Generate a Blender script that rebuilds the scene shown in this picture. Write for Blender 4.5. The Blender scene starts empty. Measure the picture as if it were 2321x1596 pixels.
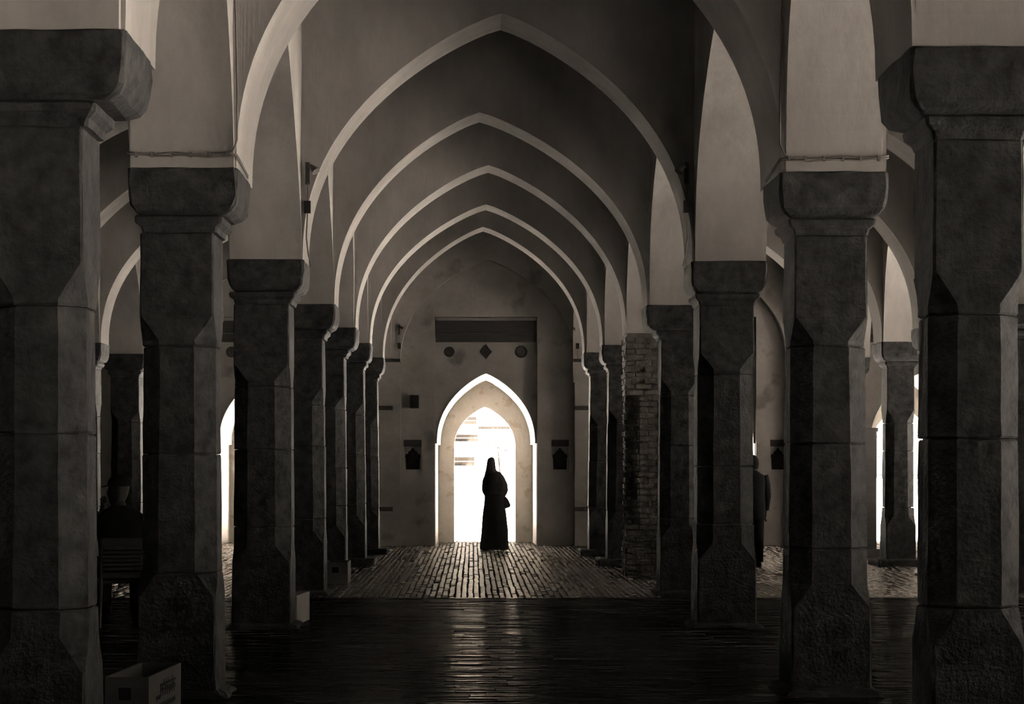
import bpy, bmesh, math, random
from mathutils import Vector, Matrix

# ------------------------------------------------------------------ camera, sky, exposure
F = 4400.0            # focal length in photograph pixels
XV, YH = 1072.0, 1062.0   # vanishing point of the nave
EYE = 1.45
S = bpy.context.scene
C = S.collection
cam_d = bpy.data.cameras.new('camera')
cam_d.sensor_width = 36.0
cam_d.lens = F / 2321.0 * 36.0
cam_d.shift_x = (1160.5 - XV) / 2321.0
cam_d.shift_y = (YH - 798.0) / 2321.0
cam_d.clip_end = 2000
cam = bpy.data.objects.new('camera', cam_d)
cam.location = (0, 0, EYE)
cam.rotation_euler = (math.radians(90), 0, 0)
C.objects.link(cam)
S.camera = cam

SKY = 1.6
w = bpy.data.worlds.new('hazy_sky')
S.world = w
w.use_nodes = True
bg = w.node_tree.nodes['Background']
bg.inputs['Color'].default_value = (1.0, 0.91, 0.81, 1)
bg.inputs['Strength'].default_value = SKY

SUN = 950.0            # high sun on the right of the hall: it lights the paving outside
sun_d = bpy.data.lights.new('sun', 'SUN')
sun_d.energy = SUN
sun_d.color = (1.0, 0.93, 0.84)
sun_d.angle = math.radians(0.6)
sun = bpy.data.objects.new('sun', sun_d)
sun.rotation_euler = Vector((-math.cos(math.radians(62)), 0.05, -math.sin(math.radians(62)))).to_track_quat('-Z', 'Y').to_euler()
C.objects.link(sun)

vs = S.view_settings
vs.view_transform = 'Standard'
vs.look = 'None'
vs.gamma = 1.0
vs.use_curve_mapping = False
vs.exposure = 0.0
S.cycles.max_bounces = 10
S.cycles.diffuse_bounces = 6
S.cycles.use_denoising = True
S.cycles.sample_clamp_indirect = 0.0

RNG = random.Random(7)

# ------------------------------------------------------------------ the plan, in metres
def PX(x, y, Z):
    return Vector(((x - XV) * Z / F, Z, EYE + (YH - y) * Z / F))

A = 0.345              # half width of a capital
# front face of each capital, x of the centre, height of its top
LROW = [(-1.83, 4.25, 3.33), (-1.83, 8.30, 3.33), (-1.818, 12.13, 3.33), (-1.868, 17.45, 3.33), (-1.92, 22.2, 3.33),
        (-1.884, 25.6, 3.31), (-1.88, 29.1, 3.33), (-1.85, 32.7, 3.32)]
RROW = [(2.29, 4.3, 3.33), (2.289, 8.64, 3.33), (2.288, 12.29, 3.33), (2.32, 17.55, 3.325), (2.33, 22.2, 3.32),
        (2.37, 25.8, 3.25), (2.265, 28.9, 3.29), (2.19, 32.3, 3.38)]
LLROW = [(-5.9, 4.3, 3.33)] + [(-5.9, (LROW[i][1] + RROW[i][1]) / 2, 3.33) for i in range(1, 8)]
LLROW[7] = (-5.85, 32.5, 3.37)
RRROW = [(6.3, 4.3, 3.33)] + [(6.3, (LROW[i][1] + RROW[i][1]) / 2, 3.33) for i in range(1, 8)]
RRROW[6] = (6.41, 28.8, 3.33)
RRROW[7] = (6.3, 32.4, 3.30)
WF = 36.5              # face of the far wall
WREAR = 38.4           # outer face of the far wall
RT = 2.4               # right wall thickness, deepened to keep the added window light sideways
XL, XR, YB = -10.0, 10.4, -1.6
APEX = 5.5
TOP = 6.9
FLOORSTEP = 21.6       # where the two brick floors meet

# openings added in the unseen side and rear walls: (centre, half width, springing, apex)
# arched windows added in the right wall to throw side light on arches
RIGHT_OPEN = [(yc, hw, 3.7, 5.2, 0.3) for yc, hw in ((1.0, 0.9), (4.6, 0.97), (8.8, 0.95), (12.6, 0.95), (17.9, 0.85), (22.5, 0.9), (26.1, 0.9), (29.4, 0.85), (32.9, 0.8))]
BACK_OPEN = [(-3.9, 0.27, 1.9, 2.6)]  # unseen rear opening, added to light the front of the nearest left pillar
FAR_X = [-3.86, 0.245, 4.36, 8.42]

# daylight portals: they give off no light of their own, they only guide sky sampling
def portal(loc, rot, sx, sy):
    d = bpy.data.lights.new('daylight_portal', 'AREA')
    d.shape = 'RECTANGLE'
    d.size, d.size_y = sx, sy
    d.cycles.is_portal = True
    o = bpy.data.objects.new('daylight_portal', d)
    o.location = loc
    o.rotation_euler = rot
    C.objects.link(o)

for yc, hw, sp, ap, z0 in RIGHT_OPEN:
    portal((XR + RT + 0.05, yc, (ap + z0) / 2), (0, math.radians(90), 0), ap - z0, hw * 2)
for xc, hw, sp, ap in BACK_OPEN:
    portal((xc, YB - 0.7, ap / 2), (math.radians(90), 0, 0), hw * 2, ap)
for xc in FAR_X:
    portal((xc, WREAR + 0.3, 1.35), (math.radians(-90), 0, 0), 1.3, 2.7)

# ------------------------------------------------------------------ materials
def nmat(name, base, rough=0.9, scale=3.0, var=0.3, bump=0.3, bscale=25.0, spec=0.3, patches=None, detail=6, stretch=(1, 1, 1), col2=None):
    m = bpy.data.materials.new(name)
    m.use_nodes = True
    nt = m.node_tree
    b = nt.nodes['Principled BSDF']
    b.inputs['Roughness'].default_value = rough
    b.inputs['Specular IOR Level'].default_value = spec
    tc = nt.nodes.new('ShaderNodeTexCoord')
    mp = nt.nodes.new('ShaderNodeMapping')
    mp.inputs['Scale'].default_value = stretch
    geo = nt.nodes.new('ShaderNodeNewGeometry')
    nt.links.new(geo.outputs['Position'], mp.inputs['Vector'])
    n1 = nt.nodes.new('ShaderNodeTexNoise')
    n1.inputs['Scale'].default_value = scale
    n1.inputs['Detail'].default_value = detail
    n1.inputs['Roughness'].default_value = 0.65
    nt.links.new(mp.outputs[0], n1.inputs['Vector'])
    r = nt.nodes.new('ShaderNodeValToRGB')
    lo = [c * (1 - var) for c in base]
    hi = [c * (1 + var) for c in (col2 or base)]
    r.color_ramp.elements[0].color = (*lo, 1)
    r.color_ramp.elements[1].color = (*hi, 1)
    r.color_ramp.elements[0].position = 0.3
    r.color_ramp.elements[1].position = 0.7
    nt.links.new(n1.outputs[0], r.inputs[0])
    out = r.outputs[0]
    if patches:
        pc, pscale, th, wid = patches
        n3 = nt.nodes.new('ShaderNodeTexNoise')
        n3.inputs['Scale'].default_value = pscale
        n3.inputs['Detail'].default_value = 5
        nt.links.new(geo.outputs['Position'], n3.inputs['Vector'])
        r3 = nt.nodes.new('ShaderNodeValToRGB')
        r3.color_ramp.elements[0].position = th
        r3.color_ramp.elements[1].position = th + wid
        nt.links.new(n3.outputs[0], r3.inputs[0])
        mx = nt.nodes.new('ShaderNodeMix')
        mx.data_type = 'RGBA'
        nt.links.new(r3.outputs[0], mx.inputs[0])
        nt.links.new(out, mx.inputs[6])
        mx.inputs[7].default_value = (*pc, 1)
        out = mx.outputs[2]
    nt.links.new(out, b.inputs['Base Color'])
    if bump:
        n2 = nt.nodes.new('ShaderNodeTexNoise')
        n2.inputs['Scale'].default_value = bscale
        n2.inputs['Detail'].default_value = 5
        nt.links.new(mp.outputs[0], n2.inputs['Vector'])
        bp = nt.nodes.new('ShaderNodeBump')
        bp.inputs['Strength'].default_value = bump
        bp.inputs['Distance'].default_value = 0.02
        nt.links.new(n2.outputs[0], bp.inputs['Height'])
        nt.links.new(bp.outputs[0], b.inputs['Normal'])
    return m

M = {}
M['plaster'] = nmat('limewash_plaster', (0.205, 0.195, 0.185), 0.95, 1.6, 0.20, 0.25, 14, 0.1, stretch=(1, 1, 0.4))
M['stone'] = nmat('weathered_stone', (0.0185, 0.0186, 0.0188), 0.85, 11.0, 0.75, 0.42, 40, 0.2, patches=((0.044, 0.0425, 0.040), 5.0, 0.56, 0.25))
M['vault'] = nmat('dark_vault_plaster', (0.10, 0.096, 0.092), 0.95, 1.5, 0.2, 0.2, 14, 0.1)  # ceiling colour kept darker than the walls to cut bounced light
M['farwall'] = nmat('stained_plaster', (0.185, 0.175, 0.165), 0.95, 1.5, 0.2, 0.35, 12, 0.1, patches=((0.105, 0.099, 0.093), 1.7, 0.60, 0.1))
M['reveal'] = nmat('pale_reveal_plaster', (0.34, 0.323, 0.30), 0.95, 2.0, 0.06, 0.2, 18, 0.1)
M['peeling'] = nmat('peeling_plaster', (0.27, 0.252, 0.23), 0.95, 3.0, 0.10, 0.35, 18, 0.1, patches=((0.22, 0.19, 0.16), 4.6, 0.60, 0.05))
M['wood'] = nmat('dark_timber', (0.02, 0.0185, 0.0175), 0.7, 6.0, 0.4, 0.4, 30, 0.3, stretch=(0.3, 1, 4))
M['dark'] = nmat('black_stone_inlay', (0.03, 0.028, 0.026), 0.8, 8.0, 0.3, 0.3, 30, 0.2)
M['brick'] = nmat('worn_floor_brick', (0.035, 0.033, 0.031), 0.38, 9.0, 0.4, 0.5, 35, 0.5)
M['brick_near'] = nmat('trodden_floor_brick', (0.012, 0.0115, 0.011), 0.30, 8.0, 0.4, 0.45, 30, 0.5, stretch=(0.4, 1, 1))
M['mortar'] = nmat('floor_mortar', (0.035, 0.032, 0.03), 0.95, 9.0, 0.3, 0.3, 30, 0.1)
M['masonry'] = nmat('crumbling_brick', (0.06, 0.056, 0.05), 0.9, 7.0, 0.5, 0.9, 26, 0.2)
M['black'] = nmat('black_cloth', (0.018, 0.017, 0.017), 0.9, 12, 0.3, 0.2, 40, 0.1)
M['blackcoat'] = nmat('dull_black_cloth', (0.006, 0.006, 0.006), 0.95, 12, 0.3, 0.2, 40, 0.05)
M['scarf'] = nmat('charcoal_scarf', (0.035, 0.033, 0.032), 0.9, 12, 0.3, 0.2, 40, 0.1)
M['skin'] = nmat('skin', (0.012, 0.0105, 0.0095), 0.7, 12, 0.1, 0.05, 40, 0.2)
M['iron'] = nmat('black_iron', (0.03, 0.028, 0.026), 0.6, 12, 0.2, 0.1, 40, 0.3)
M['boxwhite'] = nmat('white_painted_board', (0.15, 0.142, 0.135), 0.7, 4, 0.15, 0.1, 20, 0.2)
M['boxshaded'] = nmat('shaded_white_board', (0.065, 0.061, 0.059), 0.8, 4, 0.15, 0.1, 20, 0.1)  # same white board with the shade put into a darker colour
M['nicheshade'] = nmat('niche_shade_black', (0.03, 0.028, 0.026), 0.95, 6, 0.4, 0.2, 20, 0.1)  # near-black colour paints in the shade inside the niches
M['ink'] = nmat('black_ink', (0.01, 0.01, 0.01), 0.8, 4, 0.2, 0.0, 20, 0.1)
M['cable'] = nmat('grey_cable', (0.10, 0.09, 0.085), 0.7, 8, 0.2, 0.0, 20, 0.2)
M['plastic'] = nmat('dark_plastic', (0.012, 0.0115, 0.0115), 0.6, 8, 0.2, 0.0, 20, 0.2)
M['outwall'] = nmat('pale_render', (0.8, 0.76, 0.7), 0.9, 0.3, 0.05, 0.1, 5, 0.1)  # white walls of the buildings outside
M['outdark'] = nmat('balcony_shade_black', (0.006, 0.005, 0.004), 0.9, 0.5, 0.15, 0.1, 5, 0.1)  # near-black stands in for balcony shade; rail and trunk share it
M['leaf'] = nmat('leaf_green', (0.010, 0.0085, 0.007), 0.8, 3, 0.4, 0.1, 5, 0.1)
M['ground'] = nmat('pale_pavement', (0.52, 0.49, 0.46), 0.9, 0.7, 0.1, 0.1, 5, 0.1)

def polish(m, fac, rough):
    """worn floor: matt body under a thin, weak sheen of constant strength"""
    nt = m.node_tree
    b = nt.nodes['Principled BSDF']
    b.inputs['Specular IOR Level'].default_value = 0.0
    b.inputs['IOR'].default_value = 1.0
    gl = nt.nodes.new('ShaderNodeBsdfGlossy')
    gl.inputs['Roughness'].default_value = rough
    gl.inputs['Color'].default_value = (1, 0.95, 0.9, 1)
    if b.inputs['Normal'].links:
        nt.links.new(b.inputs['Normal'].links[0].from_socket, gl.inputs['Normal'])
    mx = nt.nodes.new('ShaderNodeMixShader')
    mx.inputs[0].default_value = fac
    nt.links.new(b.outputs[0], mx.inputs[1])
    nt.links.new(gl.outputs[0], mx.inputs[2])
    nt.links.new(mx.outputs[0], nt.nodes['Material Output'].inputs['Surface'])
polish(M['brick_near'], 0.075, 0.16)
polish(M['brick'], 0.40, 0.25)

# ------------------------------------------------------------------ mesh helpers
def link(name, me, mat=None, parent=None, loc=None):
    o = bpy.data.objects.new(name, me)
    C.objects.link(o)
    if mat is not None:
        me.materials.clear()
        me.materials.append(mat)
    if parent is not None:
        o.parent = parent
    if loc is not None:
        o.location = loc
    return o

def tag(o, label=None, cat=None, group=None, kind=None):
    if label: o['label'] = label
    if cat: o['category'] = cat
    if group: o['group'] = group
    if kind: o['kind'] = kind
    return o

def empty(name, loc=(0, 0, 0), rz=0.0):
    o = bpy.data.objects.new(name, None)
    o.empty_display_size = 0.2
    o.location = loc
    o.rotation_euler = (0, 0, rz)
    C.objects.link(o)
    return o

class MB:
    def __init__(self):
        self.v, self.f = [], []
    def quad(self, a, b, c, d):
        i = len(self.v)
        self.v += [a, b, c, d]
        self.f.append((i, i + 1, i + 2, i + 3))
    def box(self, x0, x1, y0, y1, z0, z1):
        i = len(self.v)
        self.v += [(x0, y0, z0), (x1, y0, z0), (x1, y1, z0), (x0, y1, z0), (x0, y0, z1), (x1, y0, z1), (x1, y1, z1), (x0, y1, z1)]
        for q in ((0, 3, 2, 1), (4, 5, 6, 7), (0, 1, 5, 4), (1, 2, 6, 5), (2, 3, 7, 6), (3, 0, 4, 7)):
            self.f.append(tuple(i + k for k in q))
        return self
    def loft(self, rings, cap=True):
        n = len(rings[0])
        i0 = len(self.v)
        for r in rings:
            self.v += [tuple(p) for p in r]
        for k in range(len(rings) - 1):
            a, b = i0 + k * n, i0 + (k + 1) * n
            for j in range(n):
                self.f.append((a + j, a + (j + 1) % n, b + (j + 1) % n, b + j))
        if cap:
            self.f.append(tuple(i0 + j for j in reversed(range(n))))
            e = i0 + (len(rings) - 1) * n
            self.f.append(tuple(e + j for j in range(n)))
        return self
    def tube(self, pts, r, n=8, cap=True):
        pts = [Vector(p) for p in pts]
        rings = []
        rr = r if isinstance(r, (list, tuple)) else [r] * len(pts)
        up = Vector((0.13, 0.21, 1)).normalized()
        for k, p in enumerate(pts):
            d = (pts[min(k + 1, len(pts) - 1)] - pts[max(k - 1, 0)]).normalized()
            s = d.cross(up)
            if s.length < 1e-3: s = d.cross(Vector((1, 0, 0)))
            s.normalize()
            t = d.cross(s).normalized()
            rings.append([p + (s * math.cos(2 * math.pi * j / n) + t * math.sin(2 * math.pi * j / n)) * rr[k] for j in range(n)])
        return self.loft(rings, cap)
    def mesh(self, name, smooth=False, fix=True):
        me = bpy.data.meshes.new(name)
        me.from_pydata([tuple(p) for p in self.v], [], self.f)
        if fix:
            bm = bmesh.new()
            bm.from_mesh(me)
            bmesh.ops.recalc_face_normals(bm, faces=bm.faces)
            bm.to_mesh(me)
            bm.free()
        if smooth:
            me.polygons.foreach_set('use_smooth', [True] * len(me.polygons))
        me.update()
        return me
    def build(self, name, mat, parent=None, smooth=False, loc=None, fix=True):
        return link(name, self.mesh(name, smooth, fix), mat, parent, loc)

def bevel_mesh(me, width, seg=1):
    bm = bmesh.new()
    bm.from_mesh(me)
    bmesh.ops.bevel(bm, geom=list(bm.edges), offset=width, segments=seg, affect='EDGES', profile=0.6)
    bm.to_mesh(me)
    bm.free()
    return me

def arch_v(u):
    u = min(1.0, abs(u))
    return (1 - u ** 1.2) ** 0.44

def arch_pts(xc, hw, sp, ap, n=24):
    """outline from left springing over the apex to right springing"""
    us = [math.cos(math.pi * k / (2 * n)) ** 0.8 for k in range(n + 1)]
    us = [1.0 - (k / n) ** 2 * 1.0 for k in range(n + 1)]
    L = [(xc - hw * u, sp + (ap - sp) * arch_v(u)) for u in us]
    R = [(xc + hw * u, sp + (ap - sp) * arch_v(u)) for u in reversed(us[:-1])]
    return L + R

def door_hole(xc, hw, sp, ap, z0=-0.2, jamb=0.0):
    p = [(xc - hw - jamb, z0)]
    if jamb: p.append((xc - hw - jamb, sp))
    p += arch_pts(xc, hw, sp, ap)
    if jamb: p.append((xc + hw + jamb, sp))
    p.append((xc + hw + jamb, z0))
    return p

def slab_mesh(name, outer, holes, depth):
    """flat sheet with holes, given depth; local x,y = outline, local z = depth 0..depth"""
    cu = bpy.data.curves.new(name, 'CURVE')
    cu.dimensions = '2D'
    cu.fill_mode = 'BOTH'
    cu.extrude = depth / 2
    for pts in [outer] + holes:
        sp = cu.splines.new('POLY')
        sp.points.add(len(pts) - 1)
        for k, (x, y) in enumerate(pts):
            sp.points[k].co = (x, y, 0, 1)
        sp.use_cyclic_u = True
    o = bpy.data.objects.new(name, cu)
    C.objects.link(o)
    dg = bpy.context.evaluated_depsgraph_get()
    me = bpy.data.meshes.new_from_object(o.evaluated_get(dg))
    bpy.data.objects.remove(o)
    me.name = name
    bm = bmesh.new()
    bm.from_mesh(me)
    for v in bm.verts: v.co.z += depth / 2
    bmesh.ops.remove_doubles(bm, verts=bm.verts, dist=1e-5)
    bmesh.ops.recalc_face_normals(bm, faces=bm.faces)
    bm.to_mesh(me)
    bm.free()
    for p in me.polygons: p.use_smooth = False
    return me

def wall_y(name, outer, holes, y0, y1, mat, parent=None):
    me = slab_mesh(name, outer, holes, y1 - y0)
    for v in me.vertices:
        x, z, d = v.co
        v.co = (x, y0 + d, z)
    bm = bmesh.new(); bm.from_mesh(me); bmesh.ops.recalc_face_normals(bm, faces=bm.faces); bm.to_mesh(me); bm.free()
    return link(name, me, mat, parent)

def wall_x(name, outer, holes, x0, x1, mat, parent=None):
    me = slab_mesh(name, outer, holes, x1 - x0)
    for v in me.vertices:
        y, z, d = v.co
        v.co = (x0 + d, y, z)
    bm = bmesh.new(); bm.from_mesh(me); bmesh.ops.recalc_face_normals(bm, faces=bm.faces); bm.to_mesh(me); bm.free()
    return link(name, me, mat, parent)

def rect(x0, x1, z0, z1):
    return [(x0, z0), (x1, z0), (x1, z1), (x0, z1)]

# ------------------------------------------------------------------ floors
def paving(name, x0, x1, y0, y1, bl, bw, along_x, tilt, mat, label_n=300, gap=0.010, ht=0.03, seed=1, near_key=None):
    rng = random.Random(seed)
    base = MB().box(x0, x1, y0, y1, -0.25, -ht * 0.6).build(name, M['mortar'])
    tag(base, kind='structure')
    bricks = []
    lx, ly = (bl, bw) if along_x else (bw, bl)
    if along_x:
        j, y = 0, y0
        while y + ly <= y1 + 1e-6:
            x = x0 - rng.random() * lx
            while x < x1:
                a, b = max(x, x0), min(x + lx, x1)
                if b - a > 0.05: bricks.append((a, b, y, y + ly))
                x += lx
            y += ly
    else:
        x = x0
        while x + lx <= x1 + 1e-6:
            y = y0 - rng.random() * ly
            while y < y1:
                a, b = max(y, y0), min(y + ly, y1)
                if b - a > 0.05: bricks.append((x, x + lx, a, b))
                y += ly
            x += lx
    return base, bricks, rng

def brick_geo(mb, cx, cy, hx, hy, z, tx, ty, wear=(0.03, 0.006, 0.005)):
    """a low brick: tilted top, its near and far ends worn down, four sides (13 faces)"""
    wl, wd, bev = wear
    wl = min(wl, hy * 0.45)
    def zz(x, y, d=0.0): return z + x * ty + y * tx - d
    ix, iy = hx - bev, hy - 0.003
    i = len(mb.v)
    for (y, d) in ((-iy, wd), (-hy + wl, 0.0), (hy - wl, 0.0), (iy, wd)):
        mb.v.append((cx - ix, cy + y, zz(-ix, y, d)))
        mb.v.append((cx + ix, cy + y, zz(ix, y, d)))
    for k in range(3):
        a = i + 2 * k
        mb.f.append((a, a + 1, a + 3, a + 2))
    j = len(mb.v)
    for (x, y) in ((-hx, -hy), (hx, -hy), (hx, hy), (-hx, hy)): mb.v.append((cx + x, cy + y, -0.03))
    mb.f.append((j, j + 1, i + 1, i))
    mb.f.append((j + 1, j + 2, i + 7, i + 5, i + 3, i + 1))
    mb.f.append((j + 2, j + 3, i + 6, i + 7))
    mb.f.append((j + 3, j, i, i + 2, i + 4, i + 6))

def lay(base, bricks, rng, mat, tilt_x, tilt_y, hvar, score, gx=0.010, gy=0.010, wear=(0.03, 0.006, 0.005), jx=0.0):
    order = sorted(range(len(bricks)), key=lambda k: score(bricks[k]))
    single = set(order[:300])
    protos = []
    for k in range(6):
        pass
    stuff = MB()
    for k, (a, b, c, d) in enumerate(bricks):
        cx, cy, hx, hy = (a + b) / 2, (c + d) / 2, (b - a) / 2 - gx / 2, (d - c) / 2 - gy / 2
        tx, ty, z = rng.gauss(0, tilt_x), rng.gauss(0, tilt_y), rng.gauss(0, hvar)
        z = min(z, 0.008)
        cx += rng.uniform(-jx, jx)
        hx -= rng.uniform(0, jx) * 0.5
        if k in single:
            key = (round(hx, 2), round(hy, 2), k % 40)
            me = PROTO.get((mat.name,) + key)
            if me is None:
                mb = MB()
                brick_geo(mb, 0, 0, hx, hy, z, tx, ty, wear)
                me = mb.mesh('floor_brick', fix=False)
                me.materials.append(mat)
                PROTO[(mat.name,) + key] = me
            o = bpy.data.objects.new('brick', me)
            C.objects.link(o)
            o.parent = base
            o.location = (cx, cy, 0)
        else:
            brick_geo(stuff, cx, cy, hx, hy, z, tx, ty, wear)
    o = stuff.build('brick_paving', mat, base, fix=False)
    o['kind'] = 'stuff'
PROTO = {}

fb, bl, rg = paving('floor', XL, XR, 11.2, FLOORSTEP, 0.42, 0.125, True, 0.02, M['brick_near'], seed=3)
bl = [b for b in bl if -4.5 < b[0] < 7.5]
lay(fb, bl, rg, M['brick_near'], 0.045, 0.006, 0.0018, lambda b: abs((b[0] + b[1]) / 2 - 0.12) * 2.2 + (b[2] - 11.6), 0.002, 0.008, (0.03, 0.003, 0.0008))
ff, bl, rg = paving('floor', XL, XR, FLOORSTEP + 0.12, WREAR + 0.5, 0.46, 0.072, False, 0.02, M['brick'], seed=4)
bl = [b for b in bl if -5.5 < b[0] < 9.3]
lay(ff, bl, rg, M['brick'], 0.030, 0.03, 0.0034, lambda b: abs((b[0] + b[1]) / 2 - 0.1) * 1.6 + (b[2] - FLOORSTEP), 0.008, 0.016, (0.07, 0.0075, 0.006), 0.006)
tag(MB().box(XL, XR, YB - 0.8, 11.2, -0.25, 0.0).build('floor', M['brick_near']), kind='structure')
tag(MB().box(XL, XR, FLOORSTEP, FLOORSTEP + 0.12, -0.2, 0.004).build('trim_1', M['brick_near']), kind='structure')

# ------------------------------------------------------------------ ceiling of shallow vaults
def cushion(mb, x0, x1, y0, y1, n=8):
    i0 = len(mb.v)
    for i in range(n + 1):
        for j in range(n + 1):
            u, v = i / n, j / n
            h = 1.1 * (4 * u * (1 - u)) ** 0.6 * (4 * v * (1 - v)) ** 0.6
            mb.v.append((x0 + (x1 - x0) * u, y0 + (y1 - y0) * v, TOP - 0.06 + h))
    for i in range(n):
        for j in range(n):
            a = i0 + i * (n + 1) + j
            mb.f.append((a, a + 1, a + n + 2, a + n + 1))
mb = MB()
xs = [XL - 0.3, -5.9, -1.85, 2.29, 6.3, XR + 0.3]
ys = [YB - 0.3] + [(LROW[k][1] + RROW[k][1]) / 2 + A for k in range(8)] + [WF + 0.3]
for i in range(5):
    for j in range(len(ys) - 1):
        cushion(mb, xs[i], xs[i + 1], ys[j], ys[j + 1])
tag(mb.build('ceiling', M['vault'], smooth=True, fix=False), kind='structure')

# ------------------------------------------------------------------ walls
HW, SPR, APX = 0.934, 1.92, 3.25
ztop_panel = 4.30
JB = 0.03
# body of the far wall, pierced by the doors and niches
niche_z0, niche_z1 = 1.317, 1.99
def niche_x(c): return [(c - 1.60 + 0.05, c - 1.24 + 0.03), (c + 1.23, c + 1.56)]
holes0, holes1 = [], []
for c in FAR_X:
    holes1.append(door_hole(c, HW, SPR, APX, jamb=JB))
    pan = [(c - HW - JB, -0.2), (c - HW - JB, ztop_panel), (c + HW + JB, ztop_panel), (c + HW + JB, -0.2)]
    holes0.append(pan)
    for (a, b) in niche_x(c):
        holes0.append(rect(a, b, niche_z0, niche_z1))
        holes1.append(rect(a, b, niche_z0, niche_z1))
wall_far = wall_y('wall_far', rect(XL - 0.6, XR + 0.6, -0.3, TOP + 0.9), holes1, WF + 0.09, WREAR, M['farwall'])
tag(wall_far, kind='structure')
wall_y('facing', rect(XL - 0.5, XR + 0.5, -0.25, TOP + 0.85), holes0, WF, WF + 0.091, M['farwall'], wall_far)
# wall arches and pilasters in front
wa = []
edges = [XL + 0.0, -5.9, -1.86, 2.27, 6.3, XR]
for k in range(5):
    a, b = edges[k] + 0.36, edges[k + 1] - 0.42
    if k == 2: a, b = PX(908, 0, 36.35).x, PX(1303, 0, 36.35).x
    wa.append(door_hole((a + b) / 2, (b - a) / 2, 3.45, 5.36))
wall_y('wall_arch', rect(XL - 0.5, XR + 0.5, -0.25, TOP + 0.8), wa, WF - 0.16, WF + 0.002, M['farwall'], wall_far)
# door reveals: pale plaster lining and the thin screen with the smaller arch
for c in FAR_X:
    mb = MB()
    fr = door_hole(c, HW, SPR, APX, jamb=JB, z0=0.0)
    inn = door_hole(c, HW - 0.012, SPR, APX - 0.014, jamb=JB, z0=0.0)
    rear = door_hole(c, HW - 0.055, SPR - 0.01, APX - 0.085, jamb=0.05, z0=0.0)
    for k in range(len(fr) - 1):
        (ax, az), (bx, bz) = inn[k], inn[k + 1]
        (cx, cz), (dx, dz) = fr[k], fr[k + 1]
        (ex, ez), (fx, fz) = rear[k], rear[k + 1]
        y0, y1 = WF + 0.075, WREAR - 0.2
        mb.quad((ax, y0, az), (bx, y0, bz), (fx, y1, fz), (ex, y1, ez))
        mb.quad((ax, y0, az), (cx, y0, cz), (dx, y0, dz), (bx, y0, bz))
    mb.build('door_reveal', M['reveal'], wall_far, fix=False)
    rc = c - 0.018 * 0 + (-0.011 if c == 0.245 else 0)
    wall_y('door_screen', door_hole(c, HW + 0.25, SPR, APX + 0.3, z0=-0.1), [door_hole(rc, 0.60, 1.86, 2.66)], WREAR - 0.22, WREAR + 0.02, M['peeling'], wall_far)
    # niches
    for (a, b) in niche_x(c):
        MB().box(a - 0.03, b + 0.03, WF + 0.28, WF + 0.34, niche_z0 - 0.03, niche_z1 + 0.03).build('niche_back', M['nicheshade'], wall_far)  # niche shade is painted on this back panel
        w_, cx_ = (b - a), (a + b) / 2
        MB().box(a, b, WF + 0.02, WF + 0.2, niche_z1 - 0.125, niche_z1).build('niche_lintel', M['wood'], wall_far)
        z0 = niche_z0 + 0.11
        MB().box(a, b, WF + 0.03, WF + 0.28, niche_z0, z0).build('niche_sill', M['farwall'], wall_far)
        foil = [(cx_ - 0.38 * w_, z0), (cx_ - 0.40 * w_, z0 + 0.21), (cx_ - 0.44 * w_, z0 + 0.25), (cx_ - 0.38 * w_, z0 + 0.30), (cx_ - 0.27 * w_, z0 + 0.30),
                (cx_ - 0.25 * w_, z0 + 0.345), (cx_ - 0.15 * w_, z0 + 0.355), (cx_ - 0.09 * w_, z0 + 0.385), (cx_, z0 + 0.42)]
        foil = foil + [(2 * cx_ - x, z) for x, z in reversed(foil[:-1])]
        wall_y('niche_arch', rect(a, b, z0 - 0.01, niche_z1 - 0.12), [foil[:0] + [(x, z + (0.004 if z == z0 else 0)) for x, z in foil]], WF + 0.10, WF + 0.15, M['farwall'], wall_far)
    # timber lintel in two boards under a plaster moulding, and the three dark inlays
    zb = EYE + (YH - 775) * WF / F
    zt = EYE + (YH - 727) * WF / F
    zm = zb + (zt - zb) * 0.42
    h = 0.945
    MB().box(c - h, c + h, WF + 0.03, WF + 0.12, zb, zm - 0.006).build('lintel_board', M['wood'], wall_far)
    MB().box(c - h, c + h, WF + 0.02, WF + 0.12, zm + 0.006, zt).build('lintel_board', M['wood'], wall_far)
    MB().box(c - h, c + h, WF + 0.035, WF + 0.12, zt + 0.004, ztop_panel - 0.02).build('moulding', M['farwall'], wall_far)
    zc = EYE + (YH - 797) * WF / F
    for dx, r in ((-0.69, 0.10), (0.665, 0.115)):
        n = 24
        ring = lambda rr, y: [(c + dx + rr * math.cos(2 * math.pi * k / n), y, zc + rr * math.sin(2 * math.pi * k / n)) for k in range(n)]
        MB().loft([ring(r, WF + 0.10), ring(r, WF + 0.082), ring(r - 0.02, WF + 0.075), ring(r - 0.03, WF + 0.085)]).build('round_inlay', M['dark'], wall_far)
    dm = lambda s, y: [(c + sx * s, y, zc + sz * s) for sx, sz in ((0, -0.145), (0.05, -0.075), (0.12, 0), (0.05, 0.075), (0, 0.145), (-0.05, 0.075), (-0.12, 0), (-0.05, -0.075))]
    MB().loft([dm(1, WF + 0.10), dm(1, WF + 0.08), dm(0.8, WF + 0.075), dm(0.7, WF + 0.085)]).build('diamond_inlay', M['dark'], wall_far)
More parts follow.
